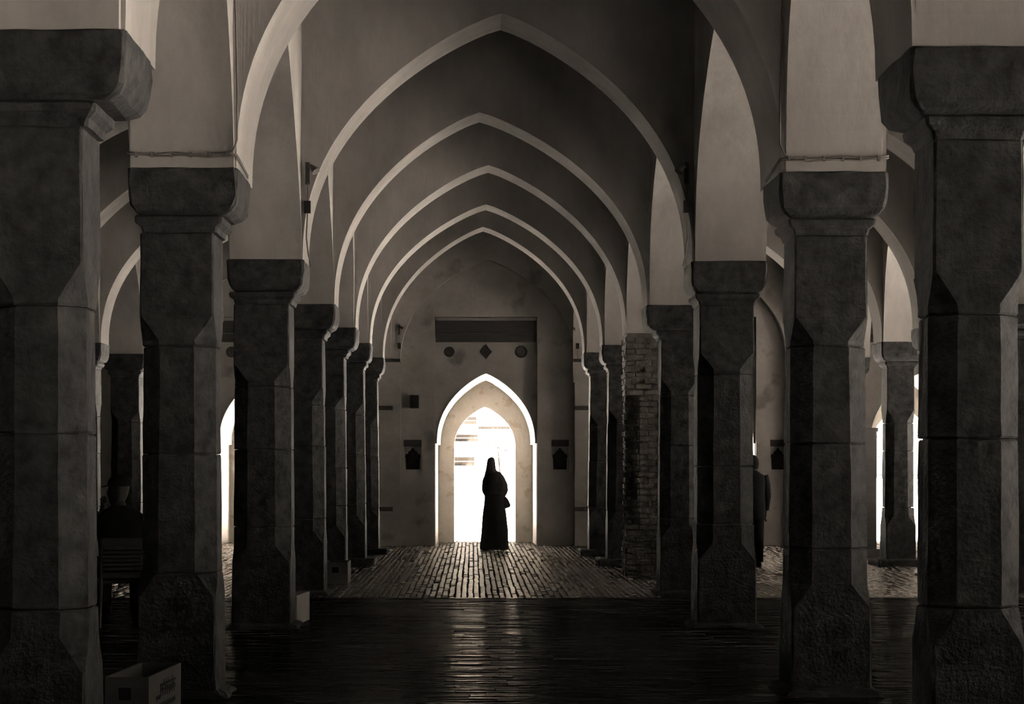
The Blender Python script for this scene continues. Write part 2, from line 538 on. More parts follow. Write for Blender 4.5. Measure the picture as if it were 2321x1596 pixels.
# pilaster impost blocks and dark tie bands
for xc in (-5.9, -1.86, 2.27, 6.3):
    yf = WF - 0.16
    sg = 1 if xc < 0.2 else -1
    MB().box(xc - 0.40, xc + 0.46 + 0.08, yf - 0.05, yf + 0.01, 3.06, 3.46).build('impost_block', M['farwall'], wall_far)
    MB().box(xc - 0.40, xc + 0.50, yf - 0.062, yf + 0.01, 3.44, 3.50).build('tie_band', M['stone'], wall_far)
    for y in (925, 1154):
        z = EYE + (YH - y) * 36.35 / F
        MB().box(xc - 0.37, xc + 0.36, yf - 0.03, yf + 0.01, z - 0.04, z + 0.04).build('tie_band', M['dark'], wall_far)

wl = MB().box(XL - 0.6, XL, YB - 0.6, WF + 0.5, -0.3, TOP + 0.9).build('wall_left', M['stone'])
tag(wl, kind='structure')
wr = wall_x('wall_right', rect(YB - 0.6, WF + 0.5, -0.3, TOP + 0.9), [door_hole(*o) for o in RIGHT_OPEN], XR, XR + RT, M['plaster'])
tag(wr, kind='structure')
wb = wall_y('wall_back', rect(XL - 0.6, XR + 0.6, -0.3, TOP + 0.9), [door_hole(*o) for o in BACK_OPEN], YB - 0.6, YB, M['plaster'])
tag(wb, kind='structure')

# ------------------------------------------------------------------ pillars
def sq_ring(cx, cy, half, ch, z, n=4, jit=0.0, rng=RNG):
    ch = max(ch, 0.008)
    h = half
    cor = [(h, -h + ch), (h, h - ch), (h - ch, h), (-h + ch, h), (-h, h - ch), (-h, -h + ch), (-h + ch, -h), (h - ch, -h)]
    pts = []
    for k in range(8):
        a, b = cor[k], cor[(k + 1) % 8]
        m = n if k % 2 == 0 else 1
        if k % 2 == 1 and ch > 0.05: m = 2
        m = n if k % 2 == 0 else 2
        for t in range(m):
            s = t / m
            pts.append((cx + a[0] + (b[0] - a[0]) * s + rng.uniform(-jit, jit), cy + a[1] + (b[1] - a[1]) * s + rng.uniform(-jit, jit), z + rng.uniform(-jit, jit) * 0.6))
    return pts

ORD = ['entrance', 'first', 'second', 'third', 'fourth', 'fifth', 'sixth', 'seventh']
def pillar(row, i, side, label, plinth=False, foot=True, wide=0.0, seed=0, over=None):
    cx, zf, zt = row[i]
    cy = zf + A
    rng = random.Random(seed * 31 + i)
    root = empty('stone_pillar', (cx, cy, 0))
    tag(root, label, 'pillar', 'stone pillars of the hall')
    def part(name, rings, mat, jl=True):
        return MB().loft(rings).build(name, mat, root)
    sx = 0.0
    top, bot = 0.232 + wide, 0.258 + wide
    if over: sx, top, bot = over
    # plaster pier over the capital
    MB().box(-A + 0.045, A - 0.045, -A + 0.045, A - 0.045, zt - 0.005, TOP - 0.07).build('plaster_pier', M['plaster'], root)
    # capital: rough abacus with rounded underside, then a narrower neck
    a = A
    hs = 0.285
    prof = [(0.0, -0.004), (0.012, 0.0), (0.09, 0.0), (0.17, -0.004), (0.225, -0.014), (0.262, -0.040), (hs, -0.085)]
    part('abacus', [sq_ring(0, 0, a + d, 0.02, zt - t, 6, 0.0055, rng) for t, d in reversed(prof)], M['stone'])
    z1 = zt - hs
    nk = top + 0.05
    part('necking', [sq_ring(sx * 0.7, 0, nk + d, 0.015, z1 - t, 5, 0.003, rng) for t, d in ((0.105, -0.045), (0.07, -0.035), (0.045, -0.005), (0.012, 0.0), (0.0, -0.012))], M['stone'])
    z2 = z1 - 0.105
    zu = 2.42 + rng.uniform(-0.12, 0.1)
    zl = 0.60 + rng.uniform(-0.06, 0.06)
    br = 0.15
    CH = top * 0.54
    def cz(z):
        if z > zu: return 0.012
        if z > zu - br: return 0.012 + (CH - 0.012) * (zu - z) / br
        if z > zl + br: return CH
        if z > zl: return 0.012 + (CH - 0.012) * (z - zl) / br
        return 0.012
    joints = [0.0, 0.86 + rng.uniform(-0.1, 0.1), 1.62 + rng.uniform(-0.2, 0.15), zu - br - 0.05 + rng.uniform(0, 0.02), z2]
    for k in range(len(joints) - 1):
        a0, b0 = joints[k], joints[k + 1]
        off = rng.uniform(-0.004, 0.004)
        zs = sorted(set([a0 + 0.0025, a0 + 0.012, b0 - 0.012, b0 - 0.0025] + [z for z in (zl, zl + br / 2, zl + br, zu - br, zu - br / 2, zu) if a0 + 0.03 < z < b0 - 0.03]
                        + [a0 + (b0 - a0) * t for t in (0.25, 0.5, 0.75)]))
        rings = []
        for z in zs:
            wv = bot + (top - bot) * z / 3.0 + off
            ins = 0.005 if z in (zs[0], zs[-1]) else 0
            rings.append(sq_ring(sx, 0, wv - ins, cz(z), z, 4, 0.0028, rng))
        part('shaft_block', rings, M['stone'])
    MB().box(sx - top + 0.03, sx + top - 0.03, -top + CH * 0.8, top - CH * 0.8, 0.0, z2 + 0.05).box(sx - top + CH * 0.8, sx + top - CH * 0.8, -top + 0.03, top - 0.03, 0.0, z2 + 0.05).build('core', M['stone'], root)
    if plinth:
        part('plinth', [sq_ring(0, 0, 0.40, 0.02, 0.0, 4, 0.004, rng), sq_ring(0, 0, 0.41, 0.02, 0.08, 4, 0.004, rng), sq_ring(0, 0, 0.395, 0.03, 0.10, 4, 0.004, rng)], M['stone'])
    elif foot:
        part('footing', [sq_ring(sx, 0, bot + 0.07, 0.03, 0.0, 5, 0.012, rng), sq_ring(sx, 0, bot + 0.05, 0.03, 0.025, 5, 0.012, rng), sq_ring(sx, 0, bot + 0.0, 0.03, 0.05, 5, 0.006, rng)], M['stone'])
    return root

for i in range(0, 8):
    ov = {1: (-0.07, 0.195, 0.215), 2: (-0.05, 0.228, 0.248), 3: (-0.045, 0.25, 0.27), 4: (-0.04, 0.23, 0.25), 5: (-0.05, 0.23, 0.25)}.get(i)
    ovr = {1: (0.0, 0.20, 0.212), 3: (-0.012, 0.247, 0.266), 4: (0.05, 0.212, 0.228)}.get(i)
    pillar(LROW, i, 'L', 'octagonal stone pillar with square capital, %s of the left nave row' % (ORD[i] if i else 'nearest the entrance'), plinth=i >= 6, seed=1, over=ov)
    if i != 5:
        pillar(RROW, i, 'R', 'octagonal stone pillar with square capital, %s of the right nave row' % (ORD[i] if i else 'nearest the entrance'), plinth=i >= 6, seed=2, over=ovr)
for i in range(3, 8):
    pillar(LLROW, i, 'LL', 'stone pillar of the outer left row in line with the %s nave pillar' % ORD[i], plinth=i >= 6, seed=3)
    pillar(RRROW, i, 'RR', 'stone pillar of the outer right row in line with the %s nave pillar' % ORD[i], plinth=i >= 6, seed=4, over={6: (-0.03, 0.205, 0.222)}.get(i))

# the crumbling brick-cased pier, fifth on the right
def brick_pier():
    cx, zf, zt = RROW[5]
    cy = zf + A
    rng = random.Random(99)
    root = empty('brick_pier', (cx, cy, 0))
    tag(root, 'rough crumbling brick-faced pier without capital, fifth of the right nave row', 'pier')
    MB().box(-A + 0.045, A - 0.045, -A + 0.045, A - 0.045, zt - 0.005, TOP - 0.07).build('plaster_pier', M['plaster'], root)
    a = 0.335
    def ch(z): return 0.0 if (z < 0.62 or z > 2.45) else 0.17
    core = [sq_ring(0, 0, a - 0.02, ch(z), z, 4, 0.004, rng) for z in (0, 0.3, 0.60, 0.625, 1.2, 1.8, 2.44, 2.47, 2.9, zt)]
    MB().loft(core).build('pier_core', M['masonry'], root)
    H = 0.078
    nc = int(zt / H)
    protos = {}
    cnt = 0
    for k in range(nc):
        z = k * H + 0.004
        c = ch(z + H / 2)
        h = a
        P = [(-h, h - c), (-h, -h + c), (-h + c, -h), (h - c, -h), (h, -h + c), (h, h - c)]
        for s in range(5):
            p, q = Vector(P[s]), Vector(P[s + 1])
            L = (q - p).length
            if L < 0.03 or (s == 4): continue
            d = (q - p) / L
            nrm = Vector((d.y, -d.x))
            pos = 0.0
            first = 0.24 if (k + s) % 2 else 0.12
            while pos < L - 0.02:
                ln = min(first if pos == 0 else 0.22, L - pos)
                if L - pos - ln < 0.06: ln = L - pos
                if rng.random() > 0.05:
                    key = (round(ln, 2), rng.randrange(4))
                    if key not in protos:
                        hl, hd, hh = max(key[0], 0.04) / 2 - 0.005, 0.04, (H - 0.012) / 2
                        me = MB().box(-hl, hl, -hd, hd, -hh, hh).mesh('brick')
                        bevel_mesh(me, 0.008)
                        for v in me.vertices:
                            v.co += Vector((rng.uniform(-1, 1), rng.uniform(-1, 1), rng.uniform(-1, 1))) * 0.005
                        me.materials.append(M['masonry'])
                        protos[key] = me
                    mid = p + d * (pos + ln / 2) - nrm * (0.032 + rng.uniform(-0.008, 0.014))
                    o = bpy.data.objects.new('brick', protos[key])
                    C.objects.link(o)
                    o.parent = root
                    o.location = (mid.x, mid.y, z + H / 2)
                    o.rotation_euler = (rng.uniform(-0.04, 0.04), 0, math.atan2(d.y, d.x) + rng.uniform(-0.03, 0.03))
                    cnt += 1
                pos += ln
    return root
brick_pier()

# ------------------------------------------------------------------ arches
def arch_wall(p, q, zp, zq, label, apex=APEX, half=0.315, n=26, group=None, endp=A, endq=A, ext=0.0, off=0.0):
    """plastered arch wall from pillar centre p to pillar centre q"""
    p, q = Vector(p), Vector(q)
    L = (q - p).length
    d = (q - p) / L
    nrm = Vector((0, 1)) if abs(d.x) > abs(d.y) else Vector((-1, 0))
    root_c = (p + q) / 2
    a0, a1 = endp - 0.012, L - (endq - 0.012)
    mid, hs = (a0 + a1) / 2, (a1 - a0) / 2
    us = [1 - (k / n) ** 1.9 for k in range(n + 1)]
    mid += off
    pts = [(mid - (hs + off) * u, zp + (apex - zp) * arch_v(u)) for u in us] + [(mid + (hs - off) * u, zq + (apex - zq) * arch_v(u)) for u in reversed(us[:-1])]
    pts = [(a0 - 0.06, zp)] + pts + [(a1 + 0.06, zq)]
    rng = random.Random(int(abs(p.x * 71 + p.y * 13 + q.y * 7)))
    ph = [rng.uniform(0, 6.28) for _ in range(3)]
    mb = MB()
    m = len(pts)
    def W(s, t, z):
        wob = 0.006 * math.sin(3.1 * z + ph[0]) + 0.005 * math.sin(2.3 * s + ph[1])
        c = p + d * s + nrm * (t + (wob if t > 0 else -wob))
        return (c.x - root_c.x, c.y - root_c.y, z)
    i0 = len(mb.v)
    cols = 4
    for (s, z) in pts:
        s2 = s
        for t in (-half, half + ext):
            for k in range(cols + 1):
                zz = z + (TOP - 0.07 - z) * k / cols
                mb.v.append(W(s2, t, zz))
    st = 2 * (cols + 1)
    for k in range(m - 1):
        a, b = i0 + k * st, i0 + (k + 1) * st
        for j in range(cols):
            mb.f.append((a + j, b + j, b + j + 1, a + j + 1))
            mb.f.append((a + cols + 1 + j, a + cols + 2 + j, b + cols + 2 + j, b + cols + 1 + j))
        mb.f.append((a, a + cols + 1, b + cols + 1, b))
    for k in (0, m - 1):
        a = i0 + k * st
        for j in range(cols):
            mb.f.append((a + j, a + j + 1, a + cols + 2 + j, a + cols + 1 + j))
    o = mb.build('plaster_arch', M['plaster'], fix=False, loc=(root_c.x, root_c.y, 0))
    tag(o, label, 'arch', group or 'plastered arches of the hall')
    return o

def cxy(row, i): return (row[i][0], row[i][1] + A)
NAVE_APEX = {3: 5.56, 4: 5.53, 5: 5.47, 6: 5.40, 7: 5.50}
for i in range(1, 8):
    arch_wall(cxy(LROW, i), cxy(RROW, i), LROW[i][2], RROW[i][2], 'pointed plaster nave arch spanning the %s pair of pillars from the front' % ORD[i], NAVE_APEX.get(i, 5.5), ext={1: 0.17, 2: 0.27}.get(i, 0.03), off={3: 0.03, 4: -0.13, 5: -0.04}.get(i, 0.0))
    arch_wall(cxy(LLROW, i), cxy(LROW, i), LLROW[i][2], LROW[i][2], 'plaster arch across the left aisle beside the %s nave pillar' % ORD[i])
    arch_wall(cxy(RROW, i), cxy(RRROW, i), RROW[i][2], RRROW[i][2], 'plaster arch across the right aisle beside the %s nave pillar' % ORD[i])
for i in range(0, 7):
    for row, nm in ((LROW, 'left nave row'), (RROW, 'right nave row'), (LLROW, 'outer left row'), (RRROW, 'outer right row')):
        if i == 0 and nm.startswith('outer'): continue
        arch_wall(cxy(row, i), cxy(row, i + 1), row[i][2], row[i + 1][2], 'plaster arch along the %s between the %s and %s pillars' % (nm, ORD[i], ORD[i + 1]), 5.35)
for row, nm in ((LROW, 'left nave row'), (RROW, 'right nave row'), (LLROW, 'outer left row'), (RRROW, 'outer right row')):
    arch_wall(cxy(row, 7), (row[7][0], WF - 0.16), row[7][2], 3.4, 'plaster arch along the %s from the seventh pillar to the far wall' % nm, 5.35, endq=0.012)

# ------------------------------------------------------------------ iron gates in the far doors
for k, c in enumerate(FAR_X):
    nm = ['left aisle doorway', 'central doorway behind the woman', 'right aisle doorway', 'far right doorway'][k]
    y = WREAR - 0.05
    g = empty('iron_gate', (c, y, 0))
    tag(g, 'thin black iron bar gate filling the %s' % nm, 'gate', 'iron gates in the far doors')
    x = -0.55
    while x < 0.58:
        zt = 1.86 + 0.8 * arch_v(abs(x) / 0.62)
        MB().tube([(x, 0, 0.02), (x, 0, zt)], 0.0026, 6).build('bar', M['iron'], g)
        x += 0.1
    for z in (1.32,):
        MB().box(-0.598, 0.598, -0.004, 0.004, z - 0.004, z + 0.004).build('rail', M['iron'], g)

# ------------------------------------------------------------------ people
def skin_mesh(name, verts, edges, radii, root=0, sub=2):
    me = bpy.data.meshes.new(name)
    me.from_pydata(verts, edges, [])
    o = bpy.data.objects.new(name, me)
    C.objects.link(o)
    md = o.modifiers.new('s', 'SKIN')
    md.use_smooth_shade = True
    sv = me.skin_vertices[0].data
    for k, r in enumerate(radii):
        sv[k].radius = r if isinstance(r, (tuple, list)) else (r, r)
        sv[k].use_root = (k == root)
    s = o.modifiers.new('d', 'SUBSURF')
    s.levels = s.render_levels = sub
    dg = bpy.context.evaluated_depsgraph_get()
    out = bpy.data.meshes.new_from_object(o.evaluated_get(dg))
    bpy.data.objects.remove(o)
    out.name = name
    for p in out.polygons: p.use_smooth = True
    return out

class Skel:
    def __init__(self):
        self.v, self.e, self.r = [], [], []
    def add(self, p, r, parent=None):
        self.v.append(tuple(p)); self.r.append(r)
        k = len(self.v) - 1
        if parent is not None: self.e.append((parent, k))
        return k
    def chain(self, parent, pts):
        for p, r in pts:
            parent = self.add(p, r, parent)
        return parent
    def hand(self, wrist, pos, d, side):
        """palm and five fingers; d = pointing direction, side = thumb side direction"""
        d, s = Vector(d).normalized(), Vector(side).normalized()
        n = d.cross(s)
        pos = Vector(pos)
        palm = self.add(pos + d * 0.05, (0.034, 0.016), wrist)
        for k, (o, l) in enumerate(((0.028, 0.07), (0.010, 0.08), (-0.009, 0.074), (-0.026, 0.058))):
            b = pos + d * 0.075 + s * o
            self.chain(palm, [(b, 0.0092), (b + d * l * 0.5 + n * 0.006, 0.0085), (b + d * l * 0.85 + n * 0.025, 0.0075)])
        self.chain(palm, [(pos + d * 0.035 + s * 0.035, 0.0105), (pos + d * 0.07 + s * 0.055 + n * 0.008, 0.0085)])

def ell(cx, cy, z, rx, ry, n=28, fold=0.0, nf=7, ph=0.0, pw=2.3):
    out = []
    for k in range(n):
        t = 2 * math.pi * k / n
        c, s = math.cos(t), math.sin(t)
        f = 1 + fold * math.sin(nf * t + ph)
        out.append((cx + rx * f * math.copysign(abs(c) ** (2 / pw), c), cy + ry * f * math.copysign(abs(s) ** (2 / pw), s), z))
    return out

def head_loft(mb, c, r_turn, sc=1.0, tilt=0.0):
    """skull, jaw, nose and ears as one closed skin; face along local +x turned by r_turn"""
    prof = [(-0.125, 0.036, 0.030, 0.030), (-0.115, 0.055, 0.040, 0.026), (-0.085, 0.072, 0.055, 0.014), (-0.05, 0.083, 0.066, 0.006), (-0.01, 0.092, 0.073, 0.0),
            (0.03, 0.097, 0.077, -0.006), (0.07, 0.093, 0.073, -0.010), (0.10, 0.075, 0.058, -0.012), (0.12, 0.045, 0.035, -0.012), (0.128, 0.015, 0.012, -0.012)]
    n = 24
    rings = []
    cs, sn = math.cos(r_turn), math.sin(r_turn)
    for z, rx, ry, ox in prof:
        ring = []
        for k in range(n):
            t = 2 * math.pi * k / n
            x, y = ox + rx * math.cos(t), ry * math.sin(t)
            fr = max(0.0, math.cos(t)) ** 14
            if -0.06 < z < 0.04: x += fr * 0.024 * (1 - abs(z + 0.022) / 0.062)      # nose
            if -0.09 < z < -0.07: x += fr * 0.010                                     # lips
            if z < -0.11: x += fr * 0.008                                             # chin
            if 0.02 < z < 0.04: x -= (math.exp(-((t - 0.42) / 0.2) ** 2) + math.exp(-((t - 2 * math.pi + 0.42) / 0.2) ** 2)) * 0.012   # eye hollows
            if -0.06 < z < 0.04: y += math.copysign(0.018, math.sin(t)) * math.exp(-((abs(math.sin(t)) - 1) / 0.05) ** 2) * (0.9 if math.cos(t) < 0.1 else 0)
            x, zz = x * math.cos(tilt) + z * math.sin(tilt), z * math.cos(tilt) - x * math.sin(tilt)
            ring.append((c[0] + (x * cs - y * sn) * sc, c[1] + (x * sn + y * cs) * sc, c[2] + zz * sc))
        rings.append(ring)
    mb.loft(rings)

def join_meshes(name, meshes):
    bm = bmesh.new()
    for me in meshes: bm.from_mesh(me)
    out = bpy.data.meshes.new(name)
    bm.to_mesh(out)
    bm.free()
    out.polygons.foreach_set('use_smooth', [True] * len(out.polygons))
    return out

# --- woman in the doorway, seen from behind
WZ = 34.3
def woman():
    ox = (1120 - XV) * WZ / F
    k = WZ / F
    def L(xp): return (xp / 6.65 + 1040 - XV) * k - ox
    def H(yp): return EYE + (YH - (1020 + yp / 6.65)) * k
    hx = L(486)
    s = Skel()
    pel = s.add((0.0, 0, 0.88), (0.15, 0.10))
    w_ = s.add((0.0, 0, 1.03), (0.125, 0.09), pel)
    ch = s.add((-0.005, -0.005, 1.22), (0.145, 0.095), w_)
    nk = s.add((hx * 0.6 - 0.01, 0.0, 1.355), (0.055, 0.05), ch)
    hd = s.chain(nk, [((hx, 0.015, 1.43), (0.062, 0.07)), ((hx, 0.015, 1.505), (0.072, 0.085)), ((hx, 0.01, 1.575), (0.05, 0.06))])
    s.chain(nk + 1 + 0, [((hx, 0.105, 1.47), 0.016)])
    for sd in (-1, 1):
        sh = s.add((sd * 0.155 - 0.01, 0, 1.29), 0.05, ch)
        if sd < 0:
            el = s.chain(sh, [((-0.185, 0.0, 1.06), 0.04)])
            wr_ = s.chain(el, [((-0.13, 0.16, 0.95), 0.028)])
            s.hand(wr_, (-0.10, 0.2, 0.95), (0.6, 0.7, 0), (0, 0, 1))
        else:
            el = s.chain(sh, [((0.215, -0.02, 1.06), 0.042)])
            wr_ = s.chain(el, [((0.16, 0.14, 0.93), 0.028)])
            s.hand(wr_, (0.15, 0.18, 0.93), (-0.3, 0.9, -0.1), (-0.4, 0, 1))
        hp = s.add((sd * 0.085, 0, 0.82), 0.085, pel)
        s.chain(hp, [((sd * 0.09, 0.01, 0.47), 0.058), ((sd * 0.095, -0.01, 0.10), 0.038), ((sd * 0.10, 0.05, 0.045), 0.035), ((sd * 0.105, 0.15, 0.03), 0.028)])
    body = link('person', skin_mesh('person', s.v, s.e, s.r), M['skin'], None, (ox, WZ, 0))
    tag(body, 'person in a long dark dress and headscarf standing before the bright central doorway', 'person')
    # dress
    rows = [(330, 395, 600), (420, 380, 660), (560, 385, 680), (690, 384, 694), (800, 380, 699), (900, 366, 705), (1000, 352, 718), (1100, 345, 728), (1200, 338, 738), (1300, 330, 741), (1400, 318, 742), (1480, 316, 741), (1503, 322, 738)]
    rings = []
    for j, (y, a, b) in enumerate(rows):
        t = j / (len(rows) - 1)
        rings.append(ell((L(a) + L(b)) / 2, 0, H(y), (L(b) - L(a)) / 2, (0.125 + 0.10 * t), 48, 0.035 * t, 9, 0.6 + j * 0.13))
    MB().loft(rings).build('dress', M['black'], body, smooth=True)
    # shawl over the shoulders and arms
    rows = [(285, 412, 560), (310, 403, 572), (340, 396, 630), (370, 386, 655), (420, 378, 690), (480, 366, 720), (520, 361, 736), (580, 357, 740), (620, 361, 722), (660, 371, 702), (690, 381, 690)]
    rings = []
    for j, (y, a, b) in enumerate(rows):
        t = j / (len(rows) - 1)
        rings.append(ell((L(a) + L(b)) / 2, 0.0, H(y), (L(b) - L(a)) / 2, 0.075 + 0.10 * min(1, t * 2), 40, 0.02 * t, 7, 1.0 + j * 0.3))
    MB().loft(rings).build('shawl', M['black'], body, smooth=True)
    # headscarf
    rows = [(107, 491, 499), (109, 480, 508), (113, 468, 517), (120, 455, 527), (132, 441, 536), (150, 430, 543), (180, 424, 548), (215, 418, 553), (260, 411, 557), (300, 405, 564), (330, 400, 590), (380, 392, 610)]
    rings = []
    for j, (y, a, b) in enumerate(rows):
        rings.append(ell((L(a) + L(b)) / 2, 0.005, H(y), (L(b) - L(a)) / 2, min(0.125, (L(b) - L(a)) / 2 * 1.12), 32, 0.012, 6, j * 0.4))
    MB().loft(rings).build('headscarf', M['scarf'], body, smooth=True)
    for sd in (-1, 1):
        x = L(385) if sd < 0 else L(655)
        MB().loft([ell(x, 0.03, z, rx, ry, 16) for z, rx, ry in ((0.002, 0.040, 0.115), (0.012, 0.044, 0.12), (0.035, 0.042, 0.115), (0.06, 0.030, 0.08))]).build('shoe', M['black'], body, smooth=True)
    # handbag on the right hip
    bx, bz = L(715), H(800)
    bag = empty('handbag', (ox + bx, WZ - 0.02, bz))
    tag(bag, 'small dark handbag at the right hip of the woman in the doorway', 'handbag')
    def Lb(xp): return L(xp) - bx
    def Hb(yp): return H(yp) - bz
    out = [(650, 884), (700, 886), (745, 872), (783, 852), (776, 820), (762, 780), (740, 738), (712, 706), (690, 696), (655, 720)]
    r0 = [(Lb(x), 0.05, Hb(y)) for x, y in out]
    r1 = [(Lb(x), -0.05, Hb(y)) for x, y in out]
    cxx = sum(p[0] for p in r0) / len(r0); czz = sum(p[2] for p in r0) / len(r0)
    sm = lambda r, f, y: [((p[0] - cxx) * f + cxx, y, (p[2] - czz) * f + czz) for p in r]
    MB().loft([sm(r0, 0.8, 0.065), sm(r0, 1.0, 0.04), sm(r0, 1.0, -0.04), sm(r0, 0.8, -0.065)]).build('bag_body', M['black'], bag)
    MB().tube([(Lb(x), 0.0, Hb(y)) for x, y in ((777, 825), (782, 800), (774, 768), (757, 738), (735, 710), (712, 690), (680, 640))], 0.006, 8).build('strap', M['black'], bag)
woman()

# --- chair and the man seated on it, at the left
CZ = 17.9
def chair_and_man():
    k = CZ / F
    ox = (272 - XV) * k
    rz = math.radians(18)
    ch = empty('plastic_chair', (ox, CZ, 0), rz)
    tag(ch, 'dark plastic chair with slatted back beside the front left pillar', 'chair')
    sw, sd, sh = 0.21, 0.21, 0.43
    me = MB().box(-sw, sw, -sd, sd, sh - 0.03, sh).mesh('seat')
    bevel_mesh(me, 0.012, 2)
    link('seat', me, M['plastic'], ch)
    for sx in (-1, 1):
        MB().tube([(sx * 0.20, -0.20, sh), (sx * 0.22, -0.25, 0.0)], [0.02, 0.016], 8).build('leg', M['plastic'], ch)
        MB().tube([(sx * 0.20, 0.20, sh), (sx * 0.22, 0.23, 0.0)], [0.02, 0.016], 8).build('leg', M['plastic'], ch)
        MB().tube([(sx * 0.20, -0.20, sh - 0.01), (sx * 0.205, -0.24, 0.65), (sx * 0.20, -0.27, 0.80)], 0.018, 8).build('back_post', M['plastic'], ch)
        MB().tube([(sx * 0.21, -0.24, 0.63), (sx * 0.25, -0.05, 0.645), (sx * 0.25, 0.15, 0.63), (sx * 0.235, 0.19, sh)], 0.017, 8).build('armrest', M['plastic'], ch)
    me = MB().box(-0.205, 0.205, -0.285, -0.258, 0.735, 0.82).mesh('top_rail')
    bevel_mesh(me, 0.01, 2)
    link('top_rail', me, M['plastic'], ch)
    me = MB().box(-0.2, 0.2, -0.232, -0.212, 0.45, 0.50).mesh('bottom_rail')
    link('bottom_rail', me, M['plastic'], ch)
    for j in range(6):
        z = 0.525 + j * 0.037
        y = -0.225 - j * 0.006
        MB().box(-0.19, 0.19, y - 0.01, y + 0.008, z, z + 0.024).build('slat', M['plastic'], ch)
    # man: local x right, y away from camera
    s = Skel()
    pel = s.add((0, 0.0, 0.52), (0.16, 0.12))
    w_ = s.add((0, -0.03, 0.70), (0.15, 0.11), pel)
    chs = s.add((0.0, -0.03, 0.92), (0.175, 0.12), w_)
    nk = s.add((-0.005, 0.0, 1.09), (0.058, 0.055), chs)
    s.chain(nk, [((-0.01, 0.015, 1.17), (0.06, 0.06))])
    hs_ = []
    shR = s.chain(chs, [((0.195, -0.02, 1.0), 0.062)])
    elR = s.chain(shR, [((0.235, -0.03, 0.73), 0.05)])
    wrR = s.chain(elR, [((0.20, 0.20, 0.66), 0.033)])
    s.hand(wrR, (0.19, 0.24, 0.66), (-0.1, 1, -0.1), (-1, 0, 0))
    shL = s.chain(chs, [((-0.19, -0.01, 1.0), 0.06)])
    elL = s.chain(shL, [((-0.27, 0.14, 0.80), 0.048)])
    wrL = s.chain(elL, [((-0.17, 0.17, 1.03), 0.032)])
    s.hand(wrL, (-0.165, 0.165, 1.05), (0.15, -0.1, 1), (0.8, 0.6, 0))
    for sd in (-1, 1):
        hp = s.add((sd * 0.10, 0.08, 0.50), 0.085, pel)
        s.chain(hp, [((sd * 0.14, 0.42, 0.50), 0.068), ((sd * 0.15, 0.44, 0.10), 0.045), ((sd * 0.15, 0.47, 0.05), 0.042), ((sd * 0.16, 0.60, 0.035), 0.034)])
    body_me = skin_mesh('person', s.v, s.e, s.r)
    hm = MB()
    head_loft(hm, (-0.015, 0.02, 1.245), math.pi, 1.0, 0.1)
    hme = hm.mesh('head', True)
    pm = link('person', join_meshes('person', [body_me, hme]), M['skin'], None, (ox, CZ + 0.02, 0.0))
    pm.rotation_euler = (0, 0, math.radians(10))
    tag(pm, 'person in black jacket and peaked cap sitting on the plastic chair, face turned left', 'person')
    # jacket, trousers, cap as clothing children
    rings = [ell(0, -0.03 + dy, z, rx, ry, 32, 0.02, 6, z * 9) for z, rx, ry, dy in ((0.44, 0.19, 0.17, 0.03), (0.52, 0.20, 0.17, 0.03), (0.66, 0.19, 0.145, 0), (0.80, 0.205, 0.14, 0), (0.93, 0.225, 0.14, 0), (1.02, 0.215, 0.115, 0.01), (1.07, 0.15, 0.085, 0.02), (1.11, 0.08, 0.07, 0.03))]
    MB().loft(rings).build('jacket', M['blackcoat'], pm, smooth=True)
    MB().tube([(0.19, -0.02, 1.01), (0.225, -0.03, 0.87), (0.245, -0.035, 0.72), (0.235, 0.05, 0.675), (0.205, 0.19, 0.66)], [0.075, 0.072, 0.066, 0.058, 0.045], 14).build('sleeve', M['blackcoat'], pm, smooth=True)
    MB().tube([(-0.19, -0.01, 1.01), (-0.24, 0.07, 0.90), (-0.275, 0.14, 0.79), (-0.225, 0.16, 0.90), (-0.175, 0.17, 1.01)], [0.073, 0.068, 0.062, 0.055, 0.043], 14).build('sleeve', M['blackcoat'], pm, smooth=True)
    for sd in (-1, 1):
        MB().tube([(sd * 0.10, 0.02, 0.51), (sd * 0.13, 0.25, 0.515), (sd * 0.14, 0.42, 0.50), (sd * 0.15, 0.455, 0.36), (sd * 0.15, 0.45, 0.08)], [0.10, 0.09, 0.082, 0.07, 0.062], 14).build('trouser_leg', M['blackcoat'], pm, smooth=True)
        MB().loft([ell(sd * 0.155, 0.53, z, rx, ry, 16) for z, rx, ry in ((0.0, 0.045, 0.13), (0.02, 0.048, 0.135), (0.06, 0.042, 0.11), (0.085, 0.03, 0.06))]).build('shoe', M['blackcoat'], pm, smooth=True)
    cap = MB()
    cap.loft([ell(-0.01, 0.02, z, rx, ry, 28) for z, rx, ry in ((1.285, 0.106, 0.088), (1.30, 0.109, 0.09), (1.335, 0.105, 0.087), (1.365, 0.085, 0.07), (1.382, 0.05, 0.042), (1.387, 0.012, 0.012))])
    cp = cap.build('cap', M['blackcoat'], pm, smooth=True)
    MB().loft([[(x, 0.02 + y, z) for x, y, z in ((-0.09, -0.07, 1.292), (-0.135, -0.055, 1.285), (-0.172, -0.02, 1.272), (-0.172, 0.02, 1.272), (-0.135, 0.055, 1.285), (-0.09, 0.07, 1.292))],
               [(x, 0.02 + y, z + 0.01) for x, y, z in ((-0.09, -0.07, 1.292), (-0.135, -0.055, 1.285), (-0.172, -0.02, 1.272), (-0.172, 0.02, 1.272), (-0.135, 0.055, 1.285), (-0.09, 0.07, 1.292))]]).build('visor', M['blackcoat'], cp)
chair_and_man()

